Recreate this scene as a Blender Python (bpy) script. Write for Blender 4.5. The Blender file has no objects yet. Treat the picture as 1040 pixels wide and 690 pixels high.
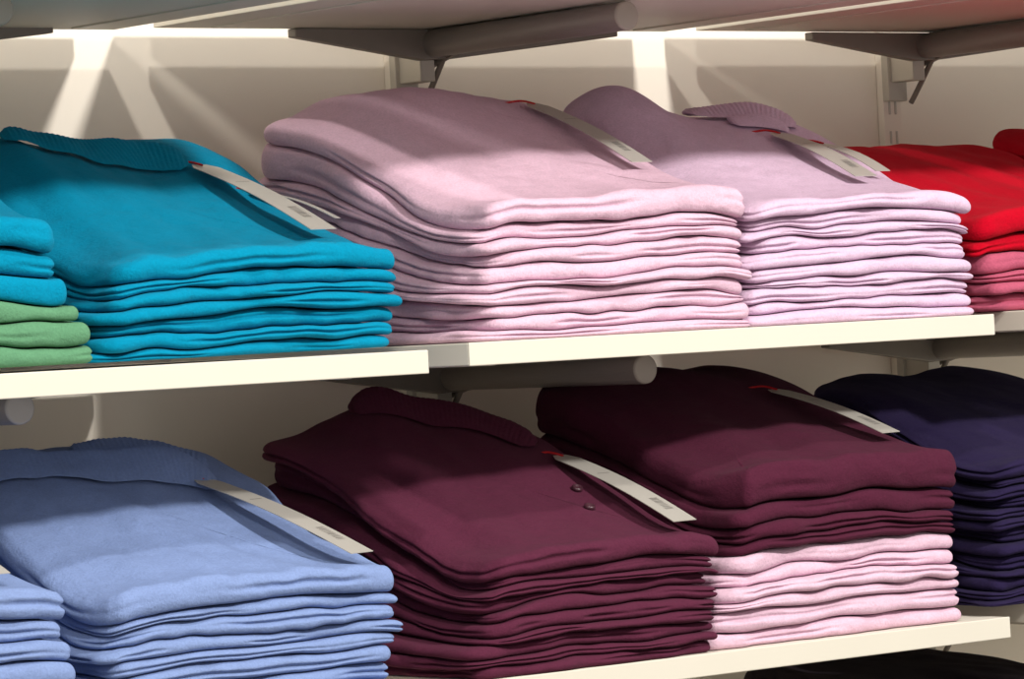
import bpy, bmesh, math, random
import numpy as np
from mathutils import Vector, Matrix

scene = bpy.context.scene
try:
    scene.view_settings.view_transform = 'Standard'
    scene.view_settings.look = 'None'
except Exception as e:
    print(e)

def lin(c):
    out = []
    for v in c:
        v = v/255.0
        out.append(v/12.92 if v <= 0.04045 else ((v+0.055)/1.055)**2.4)
    return (*out, 1.0)

# ------------------------------------------------------------ materials
_m = {}
def knit(name, rgb):
    key = name
    if key in _m: return _m[key]
    m = bpy.data.materials.new(name); m.use_nodes = True
    nt = m.node_tree; b = nt.nodes['Principled BSDF']
    tc = nt.nodes.new('ShaderNodeTexCoord')
    n1 = nt.nodes.new('ShaderNodeTexNoise'); n1.inputs['Scale'].default_value = 480; n1.inputs['Detail'].default_value = 5; n1.inputs['Roughness'].default_value = .7
    n2 = nt.nodes.new('ShaderNodeTexNoise'); n2.inputs['Scale'].default_value = 90; n2.inputs['Detail'].default_value = 4
    nt.links.new(tc.outputs['Object'], n1.inputs['Vector']); nt.links.new(tc.outputs['Object'], n2.inputs['Vector'])
    mx = nt.nodes.new('ShaderNodeMix'); mx.data_type = 'RGBA'
    c = lin(rgb)
    mx.inputs['A'].default_value = (c[0]*0.62, c[1]*0.62, c[2]*0.62, 1)
    mx.inputs['B'].default_value = (min(1, c[0]*1.38), min(1, c[1]*1.38), min(1, c[2]*1.38), 1)
    ad = nt.nodes.new('ShaderNodeMath'); ad.operation = 'MULTIPLY_ADD'
    ad.inputs[1].default_value = 0.75
    nt.links.new(n1.outputs['Fac'], ad.inputs[0])
    m2 = nt.nodes.new('ShaderNodeMath'); m2.operation = 'MULTIPLY'; m2.inputs[1].default_value = 0.25
    nt.links.new(n2.outputs['Fac'], m2.inputs[0]); nt.links.new(m2.outputs[0], ad.inputs[2])
    nt.links.new(ad.outputs[0], mx.inputs['Factor'])
    nt.links.new(mx.outputs['Result'], b.inputs['Base Color'])
    b.inputs['Roughness'].default_value = 0.95
    b.inputs['Specular IOR Level'].default_value = 0.08
    b.inputs['Sheen Weight'].default_value = 0.18
    b.inputs['Sheen Roughness'].default_value = 0.5
    b.inputs['Sheen Tint'].default_value = (min(1, c[0]*1.3+.1), min(1, c[1]*1.3+.1), min(1, c[2]*1.3+.1), 1)
    bp = nt.nodes.new('ShaderNodeBump'); bp.inputs['Strength'].default_value = 0.6; bp.inputs['Distance'].default_value = 0.0015
    nt.links.new(n1.outputs['Fac'], bp.inputs['Height'])
    bp2 = nt.nodes.new('ShaderNodeBump'); bp2.inputs['Strength'].default_value = 0.28; bp2.inputs['Distance'].default_value = 0.004
    nt.links.new(n2.outputs['Fac'], bp2.inputs['Height']); nt.links.new(bp.outputs['Normal'], bp2.inputs['Normal'])
    # soft cloth wrinkles
    mp = nt.nodes.new('ShaderNodeMapping'); mp.inputs['Scale'].default_value = (1.0, .7, 1.6)
    mp.inputs['Rotation'].default_value = (0, .3, .5)
    nt.links.new(tc.outputs['Object'], mp.inputs['Vector'])
    n3 = nt.nodes.new('ShaderNodeTexNoise'); n3.inputs['Scale'].default_value = 16; n3.inputs['Detail'].default_value = 1.5; n3.inputs['Distortion'].default_value = .9
    nt.links.new(mp.outputs[0], n3.inputs['Vector'])
    bp3 = nt.nodes.new('ShaderNodeBump'); bp3.inputs['Strength'].default_value = 0.38; bp3.inputs['Distance'].default_value = 0.014
    nt.links.new(n3.outputs['Fac'], bp3.inputs['Height']); nt.links.new(bp2.outputs['Normal'], bp3.inputs['Normal'])
    nt.links.new(bp3.outputs['Normal'], b.inputs['Normal'])
    _m[key] = m
    return m

def plain(name, rgb, rough=0.5, metal=0.0, noise=0.05, scale=30, bump=0.0, stretch=None):
    if name in _m: return _m[name]
    m = bpy.data.materials.new(name); m.use_nodes = True
    nt = m.node_tree; b = nt.nodes['Principled BSDF']
    tc = nt.nodes.new('ShaderNodeTexCoord')
    n1 = nt.nodes.new('ShaderNodeTexNoise'); n1.inputs['Scale'].default_value = scale; n1.inputs['Detail'].default_value = 5
    if stretch:
        mp = nt.nodes.new('ShaderNodeMapping'); mp.inputs['Scale'].default_value = stretch
        nt.links.new(tc.outputs['Object'], mp.inputs['Vector']); nt.links.new(mp.outputs[0], n1.inputs['Vector'])
    else:
        nt.links.new(tc.outputs['Object'], n1.inputs['Vector'])
    mx = nt.nodes.new('ShaderNodeMix'); mx.data_type = 'RGBA'
    c = lin(rgb)
    mx.inputs['A'].default_value = (c[0]*(1-noise), c[1]*(1-noise), c[2]*(1-noise), 1)
    mx.inputs['B'].default_value = (min(1, c[0]*(1+noise)), min(1, c[1]*(1+noise)), min(1, c[2]*(1+noise)), 1)
    nt.links.new(n1.outputs['Fac'], mx.inputs['Factor'])
    nt.links.new(mx.outputs['Result'], b.inputs['Base Color'])
    b.inputs['Roughness'].default_value = rough
    b.inputs['Metallic'].default_value = metal
    if bump:
        bp = nt.nodes.new('ShaderNodeBump'); bp.inputs['Strength'].default_value = bump; bp.inputs['Distance'].default_value = 0.001
        nt.links.new(n1.outputs['Fac'], bp.inputs['Height']); nt.links.new(bp.outputs['Normal'], b.inputs['Normal'])
    _m[name] = m
    return m

M_shelf = plain('cream_laminate', (220, 214, 200), 0.5, 0, 0.02, 12)
M_edge = plain('cream_edge_band', (208, 203, 189), 0.45, 0, 0.02, 12)
M_wall = plain('wall_paint', (240, 232, 218), 0.8, 0, 0.03, 9, 0.15)
M_metal = plain('bracket_grey_metal', (134, 126, 118), 0.5, 0.2, 0.06, 60)
M_rod = plain('brushed_aluminium', (160, 152, 146), 0.42, 0.3, 0.10, 40, 0.0, (30, 1, 30))
M_cap = plain('rod_end_cap', (182, 175, 164), 0.5, 0.1, 0.03, 20)
M_std = plain('wall_standard_paint', (190, 184, 172), 0.5, 0.1, 0.03, 20)
M_tag = plain('tag_card', (178, 174, 166), 0.28, 0.1, 0.03, 50)
M_ink = plain('tag_ink', (122, 117, 112), 0.7)
M_red = plain('red_thread', (190, 15, 25), 0.6)
M_floor = plain('floor_tile', (150, 140, 125), 0.5, 0, 0.08, 4)

COL = {
 'teal': (0, 128, 162), 'green': (90, 138, 104), 'pink': (212, 178, 196), 'lilac': (208, 180, 203),
 'red': (176, 4, 30), 'rose': (174, 84, 108), 'blue': (122, 142, 186), 'burgundy': (82, 35, 55),
 'plum': (74, 29, 48), 'navy': (37, 29, 60), 'black': (34, 26, 34),
}

# ------------------------------------------------------------ helpers
def new_obj(name, verts, faces, mats, midx=None, smooth=False, parent=None):
    me = bpy.data.meshes.new(name)
    me.from_pydata(verts, [], faces)
    for m in mats: me.materials.append(m)
    if midx is not None: me.polygons.foreach_set('material_index', midx)
    if smooth: me.polygons.foreach_set('use_smooth', [True]*len(faces))
    me.update()
    ob = bpy.data.objects.new(name, me)
    bpy.context.collection.objects.link(ob)
    if parent: ob.parent = parent
    return ob

def empty(name, loc=(0, 0, 0)):
    e = bpy.data.objects.new(name, None); e.empty_display_size = 0.05
    e.location = loc
    bpy.context.collection.objects.link(e); return e

def boxes(name, blist, mats, parent=None, bevel=0.0012):
    V, F, MI = [], [], []
    for (x0, x1, y0, y1, z0, z1, mi) in blist:
        o = len(V)
        V += [(x0,y0,z0),(x1,y0,z0),(x1,y1,z0),(x0,y1,z0),(x0,y0,z1),(x1,y0,z1),(x1,y1,z1),(x0,y1,z1)]
        F += [tuple(o+i for i in f) for f in ((0,3,2,1),(4,5,6,7),(0,1,5,4),(1,2,6,5),(2,3,7,6),(3,0,4,7))]
        MI += [mi]*6
    ob = new_obj(name, V, F, mats, MI, False, parent)
    if bevel:
        md = ob.modifiers.new('bevel', 'BEVEL'); md.width = bevel; md.segments = 3; md.limit_method = 'ANGLE'
    return ob

def fixn(ob):
    bm = bmesh.new(); bm.from_mesh(ob.data); bmesh.ops.recalc_face_normals(bm, faces=bm.faces); bm.to_mesh(ob.data); bm.free()

def prism(name, pts2d, y0, y1, mat, parent=None, bevel=0.001, axis='XZ'):
    n = len(pts2d)
    V = [(x, y0, z) for x, z in pts2d] + [(x, y1, z) for x, z in pts2d]
    if axis == 'YZ':
        V = [(y0, a, z) for a, z in pts2d] + [(y1, a, z) for a, z in pts2d]
    F = [tuple(range(n)), tuple(range(2*n-1, n-1, -1))] + [(i, i+n, (i+1) % n+n, (i+1) % n) for i in range(n)]
    ob = new_obj(name, V, F, [mat], None, False, parent)
    fixn(ob)
    if bevel:
        md = ob.modifiers.new('bevel', 'BEVEL'); md.width = bevel; md.segments = 2
    return ob

def lathe_y(name, prof, cx, cz, mats, midx, seg=48, parent=None):
    V, F, MI = [], [], []
    for (r, y) in prof:
        for i in range(seg):
            a = 2*math.pi*i/seg
            V.append((cx+r*math.cos(a), y, cz+r*math.sin(a)))
    for j in range(len(prof)-1):
        for i in range(seg):
            F.append((j*seg+i, j*seg+(i+1) % seg, (j+1)*seg+(i+1) % seg, (j+1)*seg+i)); MI.append(midx[j])
    F.append(tuple(range(seg))); MI.append(midx[0])
    F.append(tuple((len(prof)-1)*seg+i for i in range(seg-1, -1, -1))); MI.append(midx[-1])
    ob = new_obj(name, V, F, mats, MI, True, parent)
    fixn(ob)
    return ob

def tube(name, pts, r, mat, parent=None):
    cu = bpy.data.curves.new(name, 'CURVE'); cu.dimensions = '3D'; cu.bevel_depth = r; cu.bevel_resolution = 3
    sp = cu.splines.new('NURBS'); sp.points.add(len(pts)-1)
    for i, p in enumerate(pts): sp.points[i].co = (*p, 1)
    sp.use_endpoint_u = True; sp.order_u = 3
    cu.materials.append(mat)
    ob = bpy.data.objects.new(name, cu); bpy.context.collection.objects.link(ob)
    if parent: ob.parent = parent
    return ob

def sm(t):
    t = np.clip(t, 0, 1); return t*t*(3-2*t)

class Waves:
    def __init__(s, rng, scale, n=6, aniso=(1, 1)):
        s.k = [(rng.gauss(0, 1)*aniso[0]*2*math.pi/scale*.7, rng.gauss(0, 1)*aniso[1]*2*math.pi/scale*.7, rng.uniform(0, 6.28)) for _ in range(n)]
    def __call__(s, x, y):
        r = 0
        for a, b, p in s.k: r = r+np.sin(a*x+b*y+p)
        return r/math.sqrt(len(s.k))

# ------------------------------------------------------------ sweater stack
def rounded_rect(x0, x1, y0, y1, rfl, rfr, rb, n):
    P, N = [], []
    def line(a, b, nrm, k):
        for i in range(k):
            t = i/k; P.append((a[0]+(b[0]-a[0])*t, a[1]+(b[1]-a[1])*t)); N.append(nrm)
    def arc(c, r, a0, a1, k):
        for i in range(k):
            a = a0+(a1-a0)*i/k
            P.append((c[0]+r*math.cos(a), c[1]+r*math.sin(a))); N.append((math.cos(a), math.sin(a)))
    h = math.pi/2
    line((x0+rfl, y0), (x1-rfr, y0), (0, -1), int(n*.29)); arc((x1-rfr, y0+rfr), rfr, -h, 0, 8)
    line((x1, y0+rfr), (x1, y1-rb), (1, 0), int(n*.18)); arc((x1-rb, y1-rb), rb, 0, h, 9)
    line((x1-rb, y1), (x0+rb, y1), (0, 1), int(n*.15)); arc((x0+rb, y1-rb), rb, h, 2*h, 9)
    line((x0, y1-rb), (x0, y0+rfl), (-1, 0), int(n*.30)); arc((x0+rfl, y0+rfl), rfl, 2*h, 3*h, 12)
    return np.array(P), np.array(N)

class Pile:
    """steps: soft folds in the garment stack, (x_front, x_back, height, width)
       twist: how far the back of the stack is shifted sideways (m)"""
    def __init__(s, x0, x1, y0, depth, z0, hf, hb, layers, seed, humps=(), steps=(), rise=0.30, top_f=1.6, top_b=1.0,
                 lean0=0, lean1=0, twist=0):
        s.x0, s.x1, s.y0, s.d, s.z0, s.hf, s.hb = x0, x1, y0, depth, z0, hf, hb
        s.layers, s.humps, s.rise, s.steps, s.twist = layers, humps, rise, steps, twist
        s.lean0, s.lean1 = lean0, lean1
        s.rng = random.Random(seed)
        n = len(layers)
        def cum(top):
            w = [s.rng.uniform(.68, 1.34) for _ in range(n)]; w[-1] = top
            tot = sum(w); c = [0]
            for v in w: c.append(c[-1]+v/tot)
            return c
        s.cf = cum(top_f); s.cb = cum(top_b)
        s.wv = [(Waves(s.rng, .14, 5, (1, .6)), Waves(s.rng, .06, 5, (1, .5))) for _ in range(n+1)]
        s.big = Waves(s.rng, .22, 5)
        s.wr = Waves(s.rng, .05, 7, (1.2, .5)); s.wr2 = Waves(s.rng, .10, 6, (1.1, .6))
    def tw(s, y): return s.twist*((y-s.y0)/s.d)**1.3 if not hasattr(y, 'shape') else s.twist*np.clip((y-s.y0)/s.d, 0, 1)**1.3
    def H(s, x, y):
        t = (y-s.y0)/s.rise
        h = s.hf+(s.hb-s.hf)*sm(t)
        for (hx, hy, rx, ry, a) in s.humps:
            h = h+a*np.exp(-((x-hx)/rx)**2-((y-hy)/ry)**2)
        for (xf, xb, a, w) in s.steps:
            xl = xf+(xb-xf)*np.clip((y-s.y0)/s.d, 0, 1)
            h = h+a*(1/(1+np.exp(-(x-xl)/w))-1)*sm((y-s.y0-.01)/.08+.25)
        xx = x-s.tw(np.asarray(y, float))
        h = h-.010*np.exp(-np.clip(xx-s.x0-s.lean0, 0, 1)/.022)-.006*np.exp(-np.clip(s.x1+s.lean1-xx, 0, 1)/.02)
        h = h+.0025*s.big(x, y)
        return h
    def I(s, l, x, y):
        if l == 0: return s.z0+0*x
        n = len(s.layers)
        t = sm((y-s.y0)/.2)
        c = s.cf[l]*(1-t)+s.cb[l]*t
        z = s.z0+s.H(x, y)*c
        a = .0017+.0012*(y-s.y0)/.3
        k = 1.0 if l < n else .6
        z = z+k*(a*s.wv[l][0](x, y)+.0009*s.wv[l][1](x, y))
        if l == n:
            z = z+.0018*s.wr2(x, y)+.0006*s.wr(x, y)
        return z
    def top(s, x, y):
        x = np.asarray(x, float); y = np.asarray(y, float)
        return s.I(len(s.layers), x, y)
    def build(s, parent):
        n = len(s.layers)
        V, F, MI = [], [], []
        mats = []
        off = 0
        for l, colname in enumerate(s.layers):
            m = knit('knit_'+colname, COL[colname])
            if m not in mats: mats.append(m)
            mi = mats.index(m)
            r = s.rng
            f = l/(n-1)
            jf = r.uniform(-.006, .005); jl = r.uniform(-.010, .012); jr = r.uniform(-.005, .005)
            if l == n-1: jf, jl, jr = -.005, -.004, .003
            P, N = rounded_rect(s.x0+s.lean0*f+jl, s.x1+s.lean1*f+jr, s.y0+jf, s.y0+s.d+r.uniform(-.008, .008), r.uniform(.012, .03), r.uniform(.007, .013), .04, 230)
            w1 = Waves(r, .10, 5); w2 = Waves(r, .045, 4); w3 = Waves(r, .16, 4)
            wob = .0028*w1(P[:, 0], P[:, 1])+.0009*w2(P[:, 0], P[:, 1])
            P = P+N*wob[:, None]
            P[:, 0] += s.tw(P[:, 1])
            K = len(P)
            split = .0046*sm(.3+.8*w3(P[:, 0], P[:, 1]))
            so = r.uniform(-.25, .3)
            cx, cy = (s.x0+s.x1)/2+s.twist*.4, s.y0+s.d/2
            rings = []
            e = r.uniform(.0065, .0090) if l < n-1 else .0095
            def addring(Q, frac):
                lo = s.I(l, Q[:, 0], Q[:, 1]); hi = s.I(l+1, Q[:, 0], Q[:, 1])
                return np.column_stack([Q[:, 0], Q[:, 1], lo+(hi-lo)*frac])
            base = P-N*e
            C = np.array([cx, cy])
            nb = 3
            for i in range(nb):
                q = .15+.85*i/nb
                rings.append(addring(C+(base-C)*q, 0.03))
            for ph in np.linspace(-90, 90, 25):
                a = math.radians(ph)
                ins = e*(1-math.cos(a)**.8 if abs(ph) < 89.9 else 1)
                sp = split*math.exp(-((math.sin(a)-so)/.20)**2)
                rings.append(addring(P-N*(ins+sp)[:, None], .5+.46*math.sin(a)-.05*math.cos(a)))
            nt_ = 40 if l == n-1 else 6
            for i in range(1, nt_+1):
                q = 1-i/(nt_+.5)
                rings.append(addring(C+(base-C)*q, 0.96))
            R = len(rings)
            V.append(np.concatenate(rings))
            for j in range(R-1):
                a0 = off+j*K; b0 = off+(j+1)*K
                for i in range(K):
                    i2 = (i+1) % K
                    F.append((a0+i, a0+i2, b0+i2, b0+i)); MI.append(mi)
            F.append(tuple(off+i for i in range(K-1, -1, -1))); MI.append(mi)
            F.append(tuple(off+(R-1)*K+i for i in range(K))); MI.append(mi)
            off += R*K
        V = np.concatenate(V)
        return new_obj('folded_sweaters', V.tolist(), F, mats, MI, True, parent)

def ribbon(name, pile, path, hw, th, color, parent, lift=0.003, tilt=0.0, ribs=True, ribp=.0046):
    """folded collar band lying on the top garment; tilt raises its back edge"""
    pts = np.array(path, float)
    n = 220
    seg = len(pts)-1
    out = []
    for i in range(n):
        t = i/(n-1)*seg; k = min(int(t), seg-1); f = t-k
        p0 = pts[max(k-1, 0)]; p1 = pts[k]; p2 = pts[k+1]; p3 = pts[min(k+2, seg)]
        out.append(.5*((2*p1)+(-p0+p2)*f+(2*p0-5*p1+4*p2-p3)*f*f+(-p0+3*p1-3*p2+p3)*f**3))
    out = np.array(out)
    T = np.gradient(out, axis=0); T = T[:, :2]/np.linalg.norm(T[:, :2], axis=1)[:, None]
    Nn = np.column_stack([-T[:, 1], T[:, 0]])
    S = 28; V = []; F = []
    L = np.concatenate([[0], np.cumsum(np.linalg.norm(np.diff(out[:, :2], axis=0), axis=1))])
    for i in range(n):
        e = min(i, n-1-i)/16
        taper = min(1, .45+e*.55) if e < 1 else 1
        for j in range(S):
            a = 2*math.pi*j/S
            u = math.cos(a)*hw*taper; w = math.sin(a)*th*taper*(.62+.38*math.cos(a))
            rib = (.0004*math.sin(L[i]/ribp*2*math.pi) if ribs else 0)
            w += rib*math.sin(a)
            x = out[i, 0]+Nn[i, 0]*u; y = out[i, 1]+Nn[i, 1]*u
            z = float(pile.top(x, y))+out[i, 2]*(.5+.5*u/hw)+lift+w+tilt*(u+hw)*min(1, e*.5)
            V.append((x, y, z))
    for i in range(n-1):
        for j in range(S):
            F.append((i*S+j, i*S+(j+1) % S, (i+1)*S+(j+1) % S, (i+1)*S+j))
    F.append(tuple(range(S))); F.append(tuple((n-1)*S+j for j in range(S-1, -1, -1)))
    ob = new_obj(name, V, F, [knit('knit_'+color, COL[color])], None, True, parent)
    fixn(ob)
    return ob

def tag(pile, a, b, w, parent, endlift=.008, roll=0.0, bars=True, name='price_tag'):
    a = Vector((a[0], a[1], 0)); b = Vector((b[0], b[1], 0))
    za = float(pile.top(a.x, a.y))+.003; zb = float(pile.top(b.x, b.y))+endlift
    need = 0
    side = Vector((b.y-a.y, -(b.x-a.x), 0)).normalized()
    for i in range(21):
        t = i/20; p = a.lerp(b, t)
        for sgn in (-1, 0, 1):
            q = p+side*sgn*w/2
            need = max(need, float(pile.top(q.x, q.y))-(za+(zb-za)*t+roll*sgn*w/2))
    need = min(need, .010)+.001
    A = Vector((a.x, a.y, za+need)); B = Vector((b.x, b.y, zb+need))
    d = (B-A); L = d.length; d.normalize()
    sd = (side+Vector((0, 0, roll))).normalized(); up = d.cross(sd)
    if up.z < 0: up = -up
    par = empty(name, A); par.parent = parent
    def P(u, v, h):
        bow = .004*math.sin(math.pi*u/L)
        return tuple(d*u+sd*v+up*(h+bow))
    V, F = [], []
    n = 16
    for i in range(n+1):
        u = L*i/n; hw = w/2*(.55 if i == 0 else 1)
        for v in (-hw, hw): V.append(P(u, v, 0)); V.append(P(u, v, .0006))
    for i in range(n):
        o = i*4; q = o+4
        F += [(o+1, o+3, q+3, q+1), (o, q, q+2, o+2), (o, o+1, q+1, q), (o+2, q+2, q+3, o+3)]
    F += [(0, 2, 3, 1), (n*4, n*4+1, n*4+3, n*4+2)]
    body = new_obj('card', V, F, [M_tag], None, False, par)
    fixn(body)
    V, F = [], []
    def q4(u0, u1, v0, v1):
        o = len(V)
        for (u, v) in ((u0, v0), (u1, v0), (u1, v1), (u0, v1)): V.append(P(u, v, .0009))
        F.append((o, o+1, o+2, o+3))
    rr = random.Random(int(L*1e5))
    u = L*.72
    while bars and u < L*.86:
        wd = rr.choice((.0005, .0008, .0012)); q4(u, u+wd, -w*.28, w*.05); u += wd+rr.choice((.0010, .0016))
    q4(L*.34, L*.345, -w*.3, w*.22)
    new_obj('print', V, F, [M_ink], None, False, par)
    r0 = Vector(P(.005, 0, .001))
    tube('thread', [tuple(r0), tuple(r0+Vector((-.004, .010, .004))), tuple(r0+Vector((-.010, .020, .004))), tuple(r0+Vector((-.020, .026, .002)))], .0010, M_red, par)
    return par

def stack(name='folded_sweater_stack', **kw):
    p = Pile(**kw)
    e = empty(name)
    p.build(e)
    return p, e

U = -.001
Lz = -.285

# --- upper row
pA, eA = stack(x0=-.70, x1=-.408, y0=.012, depth=.30, z0=U, hf=.120, hb=.207,
               layers=['green']*3+['teal']*3, seed=3, top_f=1.5, lean1=-.034, rise=.2)
pB, eB = stack(x0=-.408, x1=-.112, y0=.010, depth=.31, z0=U, hf=.088, hb=.190,
               layers=['teal']*7, seed=11, humps=((-.32, .22, .06, .06, .012),), steps=((-.365, -.33, .008, .006),), top_f=1.8, top_b=1.4, lean0=.026)
ribbon('collar', pB, [(-.335, .255, .0), (-.30, .243, .002), (-.26, .230, .003), (-.215, .230, .005), (-.175, .215, .002)], .019, .0045, 'teal', eB, tilt=.12)
tag(pB, (-.170, .205), (-.158, .045), .028, eB)
tag(pB, (-.145, .160), (-.104, .098), .013, eB, bars=False)

pC, eC = stack(x0=-.022, x1=.279, y0=.008, depth=.32, z0=U, hf=.126, hb=.224,
               layers=['pink']*10, seed=21, humps=((.12, .28, .07, .07, .018),), steps=((.030, .035, .007, .007),), top_f=2.1, lean0=.012, lean1=-.004, twist=-.020)
tag(pC, (.230, .240), (.228, .085), .024, eC)

pD, eD = stack(x0=.290, x1=.566, y0=.008, depth=.30, z0=U, hf=.116, hb=.212,
               layers=['lilac']*10, seed=33, humps=((.36, .27, .05, .06, .028),), top_f=1.6, lean1=-.008, twist=.022)
ribbon('collar', pD, [(.44, .265, .0), (.475, .252, .003), (.505, .238, .004), (.535, .210, 0)], .015, .0045, 'lilac', eD, tilt=.12)
ribbon('placket', pD, [(.462, .222, 0), (.485, .218, .003), (.515, .200, 0)], .010, .004, 'lilac', eD, ribs=False)
tag(pD, (.490, .19), (.490, .07), .028, eD)
tag(pD, (.527, .17), (.532, .09), .020, eD, bars=False)

pE, eE = stack(x0=.590, x1=.865, y0=.020, depth=.30, z0=U+.002, hf=.098, hb=.178,
               layers=['rose', 'rose', 'rose', 'rose', 'red', 'red'], seed=41, top_f=1.8)
pF, eF = stack(x0=.895, x1=1.16, y0=.020, depth=.30, z0=U+.002, hf=.10, hb=.192,
               layers=['red']*7, seed=47)

# --- lower row
pG, eG = stack(x0=-.735, x1=-.442, y0=.012, depth=.30, z0=Lz, hf=.114, hb=.20,
               layers=['blue']*7, seed=55, lean1=-.01)
tag(pG, (-.50, .15), (-.50, .03), .028, eG)
pH, eH = stack(x0=-.425, x1=-.131, y0=.004, depth=.31, z0=Lz, hf=.108, hb=.208,
               layers=['blue']*8, seed=61, top_f=1.9, lean0=.014, steps=((-.37, -.38, .008, .007), (-.20, -.21, -.003, .006)))
ribbon('collar', pH, [(-.395, .235, 0), (-.36, .238, .002), (-.31, .225, .003), (-.26, .210, .006), (-.215, .198, .006), (-.185, .178, .002)], .017, .0045, 'blue', eH, tilt=.16)
ribbon('collar_inner', pH, [(-.28, .258, 0), (-.24, .250, .002), (-.20, .236, .002), (-.17, .215, 0)], .012, .006, 'blue', eH, tilt=.1)
tag(pH, (-.200, .185), (-.160, .012), .028, eH)

pI, eI = stack(x0=-.056, x1=.222, y0=.004, depth=.325, z0=Lz, hf=.108, hb=.220,
               layers=['burgundy']*10, seed=73, top_f=2.1, humps=((.06, .28, .04, .04, .014),), steps=((.012, .02, .008, .006),), lean0=.026, twist=-.022)
ribbon('collar', pI, [(.035, .285, .002), (.065, .270, .006), (.10, .250, .005), (.14, .222, .003), (.17, .185, .002)], .016, .0045, 'burgundy', eI, tilt=.16)
tag(pI, (.180, .165), (.188, .006), .028, eI)

pJ, eJ = stack(x0=.215, x1=.530, y0=.008, depth=.31, z0=Lz, hf=.165, hb=.250,
               layers=['pink']*6+['plum']*4, seed=83, top_f=2.5, top_b=2.0, lean0=.050, lean1=-.006, steps=((.31, .29, .008, .007),))
tag(pJ, (.468, .19), (.486, .050), .026, eJ)
pK, eK = stack(x0=.580, x1=.855, y0=.015, depth=.30, z0=Lz+.009, hf=.144, hb=.220,
               layers=['navy']*13, seed=91, top_f=1.6, lean0=.012, twist=.030)
pL, eL = stack(x0=.52, x1=.79, y0=.03, depth=.30, z0=-.600, hf=.244, hb=.262,
               layers=['black']*12, seed=97)

def button(p, x, y, parent):
    z = float(p.top(x, y))+.0005
    V, F = [], []
    prof = [(0.0, .0012), (.0028, .0012), (.0036, .0026), (.0046, .0026), (.0052, .0012), (.005, 0)]
    s = 24
    for r, h in prof:
        for i in range(s):
            a = 2*math.pi*i/s; V.append((r*math.cos(a), r*math.sin(a), h))
    for j in range(len(prof)-1):
        for i in range(s): F.append((j*s+i, (j+1)*s+i, (j+1)*s+(i+1) % s, j*s+(i+1) % s))
    ob = new_obj('button', V, F, [plain('button_plum', (66, 36, 46), .35)], None, True, parent)
    ob.location = (x, y, z)
    sl = (float(p.top(x, y+.01))-float(p.top(x, y-.01)))/.02
    ob.rotation_euler = (math.atan(sl), 0, 0)
button(pI, .160, .118, eI); button(pI, .146, .085, eI)

# ------------------------------------------------------------ shelves
MOD = .669
YB = .448
def shelf(x0, x1, yf, zt, name='wall_shelf', yb=YB):
    b = [(x0, x1, yf+.002, yb, zt-.019, zt, 0),
         (x0, x1, yf, yf+.0022, zt-.0195, zt+.0003, 1),
         (x0+.05, x0+.06, yf+.04, yb-.02, zt-.0205, zt-.0185, 0),
         (x1-.06, x1-.05, yf+.04, yb-.02, zt-.0205, zt-.0185, 0)]
    return boxes(name, b, [M_shelf, M_edge])
for k, dz in ((-2, -.004), (-1, -.004), (0, 0), (1, .002), (2, .002)):
    xa = -.0466+MOD*k; xb = xa+.626
    shelf(xa, xb, 0, U+dz)
    shelf(xa, xb, 0, Lz+(dz if k < 1 else .009))
    shelf(xa, xb, -.125, .3235+dz*.5)
boxes('base_shelf', [(-1.4, 1.9, .0, .49, -.62, -.60, 0), (-1.4, 1.9, -.002, .001, -.6205, -.5995, 1), (-1.4, 1.9, .03, .49, -.9, -.62, 0)], [M_shelf, M_edge])

# ------------------------------------------------------------ brackets
def bracket(cx, zt):
    e = empty('shelf_bracket')
    zb = zt-.0195
    prism('wing', [(cx-.165, zb), (cx+.235, zb), (cx+.235, zb-.006), (cx+.03, zb-.028), (cx-.012, zb-.030), (cx-.165, zb-.008)], .434, .447, M_metal, e)
    r = .0135; cz = zb-r-.0005
    lathe_y('rod', [(r*.85, .143), (r*.97, .1435), (r, .146), (r, .450), (r*.9, .452)], cx, cz, [M_cap, M_rod], [0, 0, 1, 1], 56, e)
    prism('arm', [(.20, zb), (.478, zb), (.478, zb-.040), (.40, zb-.020), (.20, zb-.006)], cx+.014, cx+.020, M_metal, e, .0008, 'YZ')
    boxes('mount', [(cx-.009, cx+.009, .446, .487, zb-.050, zb, 0), (cx-.014, cx+.014, .480, .490, zb-.070, zb-.02, 0)], [M_std], e)
    tube('strut', [(cx+.017, .478, zb-.072), (cx+.017, .455, zb-.045), (cx+.017, .435, zb-.018)], .003, M_metal, e)
for k in (-2, -1, 0, 1, 2):
    for z in (.3235, U, Lz):
        bracket(.27+MOD*k, z)
def standard(cx):
    b = [(cx-.013, cx+.013, .490, .4995, -.95, .85, 0)]
    s = []
    z = -.9
    while z < .8:
        s.append((cx-.006, cx-.003, .4892, .491, z, z+.014, 1)); s.append((cx+.003, cx+.006, .4892, .491, z, z+.014, 1)); z += .032
    boxes('wall_standard', b+s, [M_wall, M_std], None, .0006)
for k in (-2, -1, 0, 1, 2): standard(.27+MOD*k)

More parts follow.
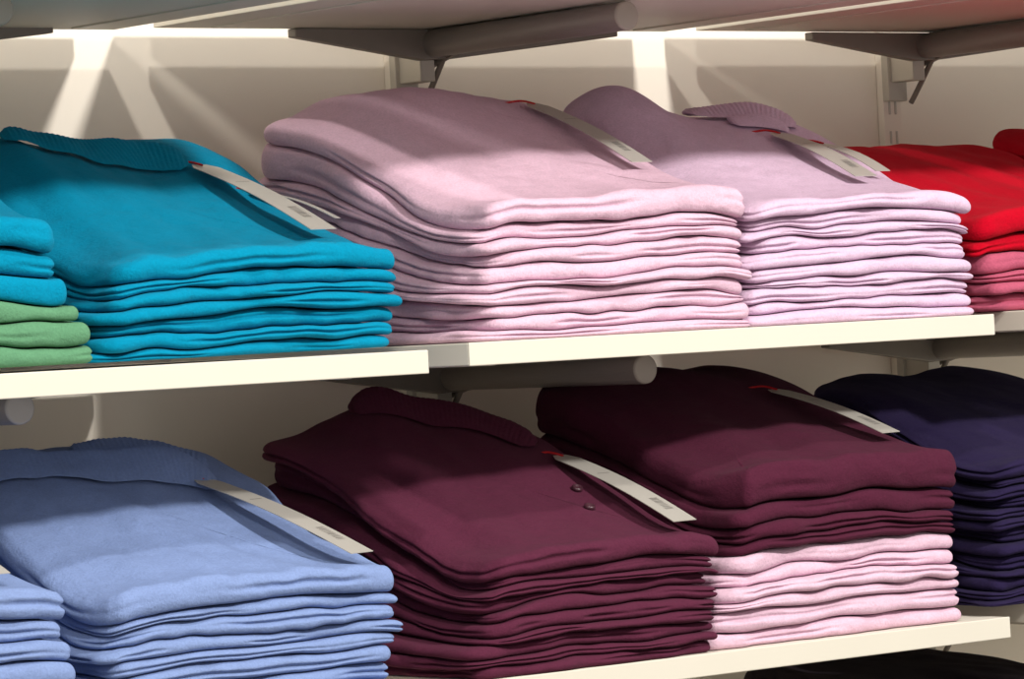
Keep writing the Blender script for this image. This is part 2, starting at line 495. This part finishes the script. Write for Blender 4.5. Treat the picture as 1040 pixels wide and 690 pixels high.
boxes('wall_back', [(-4, 5, .5, .6, -1.2, 2.2, 0)], [M_wall], None, 0)
boxes('floor', [(-4, 5, -4.5, .6, -1.3, -1.2, 0)], [M_floor], None, 0)
boxes('baseboard_back', [(-4, 5, .488, .5, -1.2, -1.12, 0)], [M_edge], None, .002)

# ------------------------------------------------------------ lights
def spot(name, tgt, off, energy, size, ang, col):
    l = bpy.data.lights.new(name, 'SPOT'); l.energy = energy; l.shadow_soft_size = size
    l.spot_size = math.radians(ang); l.spot_blend = .5; l.color = col
    o = bpy.data.objects.new(name, l); bpy.context.collection.objects.link(o)
    o.location = Vector(tgt)+Vector(off)
    o.rotation_euler = (Vector(tgt)-o.location).to_track_quat('-Z', 'Y').to_euler()
    return o
spot('ceiling_spotlight', (.15, .05, .0), (.38, -2.46, 1.52), 350, .095, 50, (1, .96, .91))
spot('ceiling_spotlight', (-.1, .3, .1), (-1.0, -1.9, 2.2), 150, .07, 50, (1, .95, .88))
spot('ceiling_spotlight', (.0, .4, .0), (-1.45, -2.35, 1.35), 75, .11, 50, (1, .95, .88))
w = bpy.data.worlds.new('store_ambient'); scene.world = w; w.use_nodes = True
bg = w.node_tree.nodes['Background']; bg.inputs[0].default_value = (1.0, .955, .91, 1); bg.inputs[1].default_value = .71

# ------------------------------------------------------------ camera
yaw = math.radians(38.7); dist = 3.38; fpx = 4060
C = Vector((-math.sin(yaw)*dist, -math.cos(yaw)*dist, .01))
Fw = (Vector((0, 0, 0))-C).normalized()
R0 = Fw.cross(Vector((0, 0, 1))).normalized(); U0 = R0.cross(Fw)
ro = math.radians(3.0); c_, s_ = math.cos(ro), math.sin(ro)
Rr = R0*c_-U0*s_; Uu = R0*s_+U0*c_
cam = bpy.data.cameras.new('camera'); co = bpy.data.objects.new('camera', cam); bpy.context.collection.objects.link(co)
M = Matrix((( Rr.x, Uu.x, -Fw.x, C.x), (Rr.y, Uu.y, -Fw.y, C.y), (Rr.z, Uu.z, -Fw.z, C.z), (0, 0, 0, 1)))
co.matrix_world = M
cam.sensor_width = 36; cam.lens = fpx/1040*36; cam.clip_start = .05
scene.camera = co
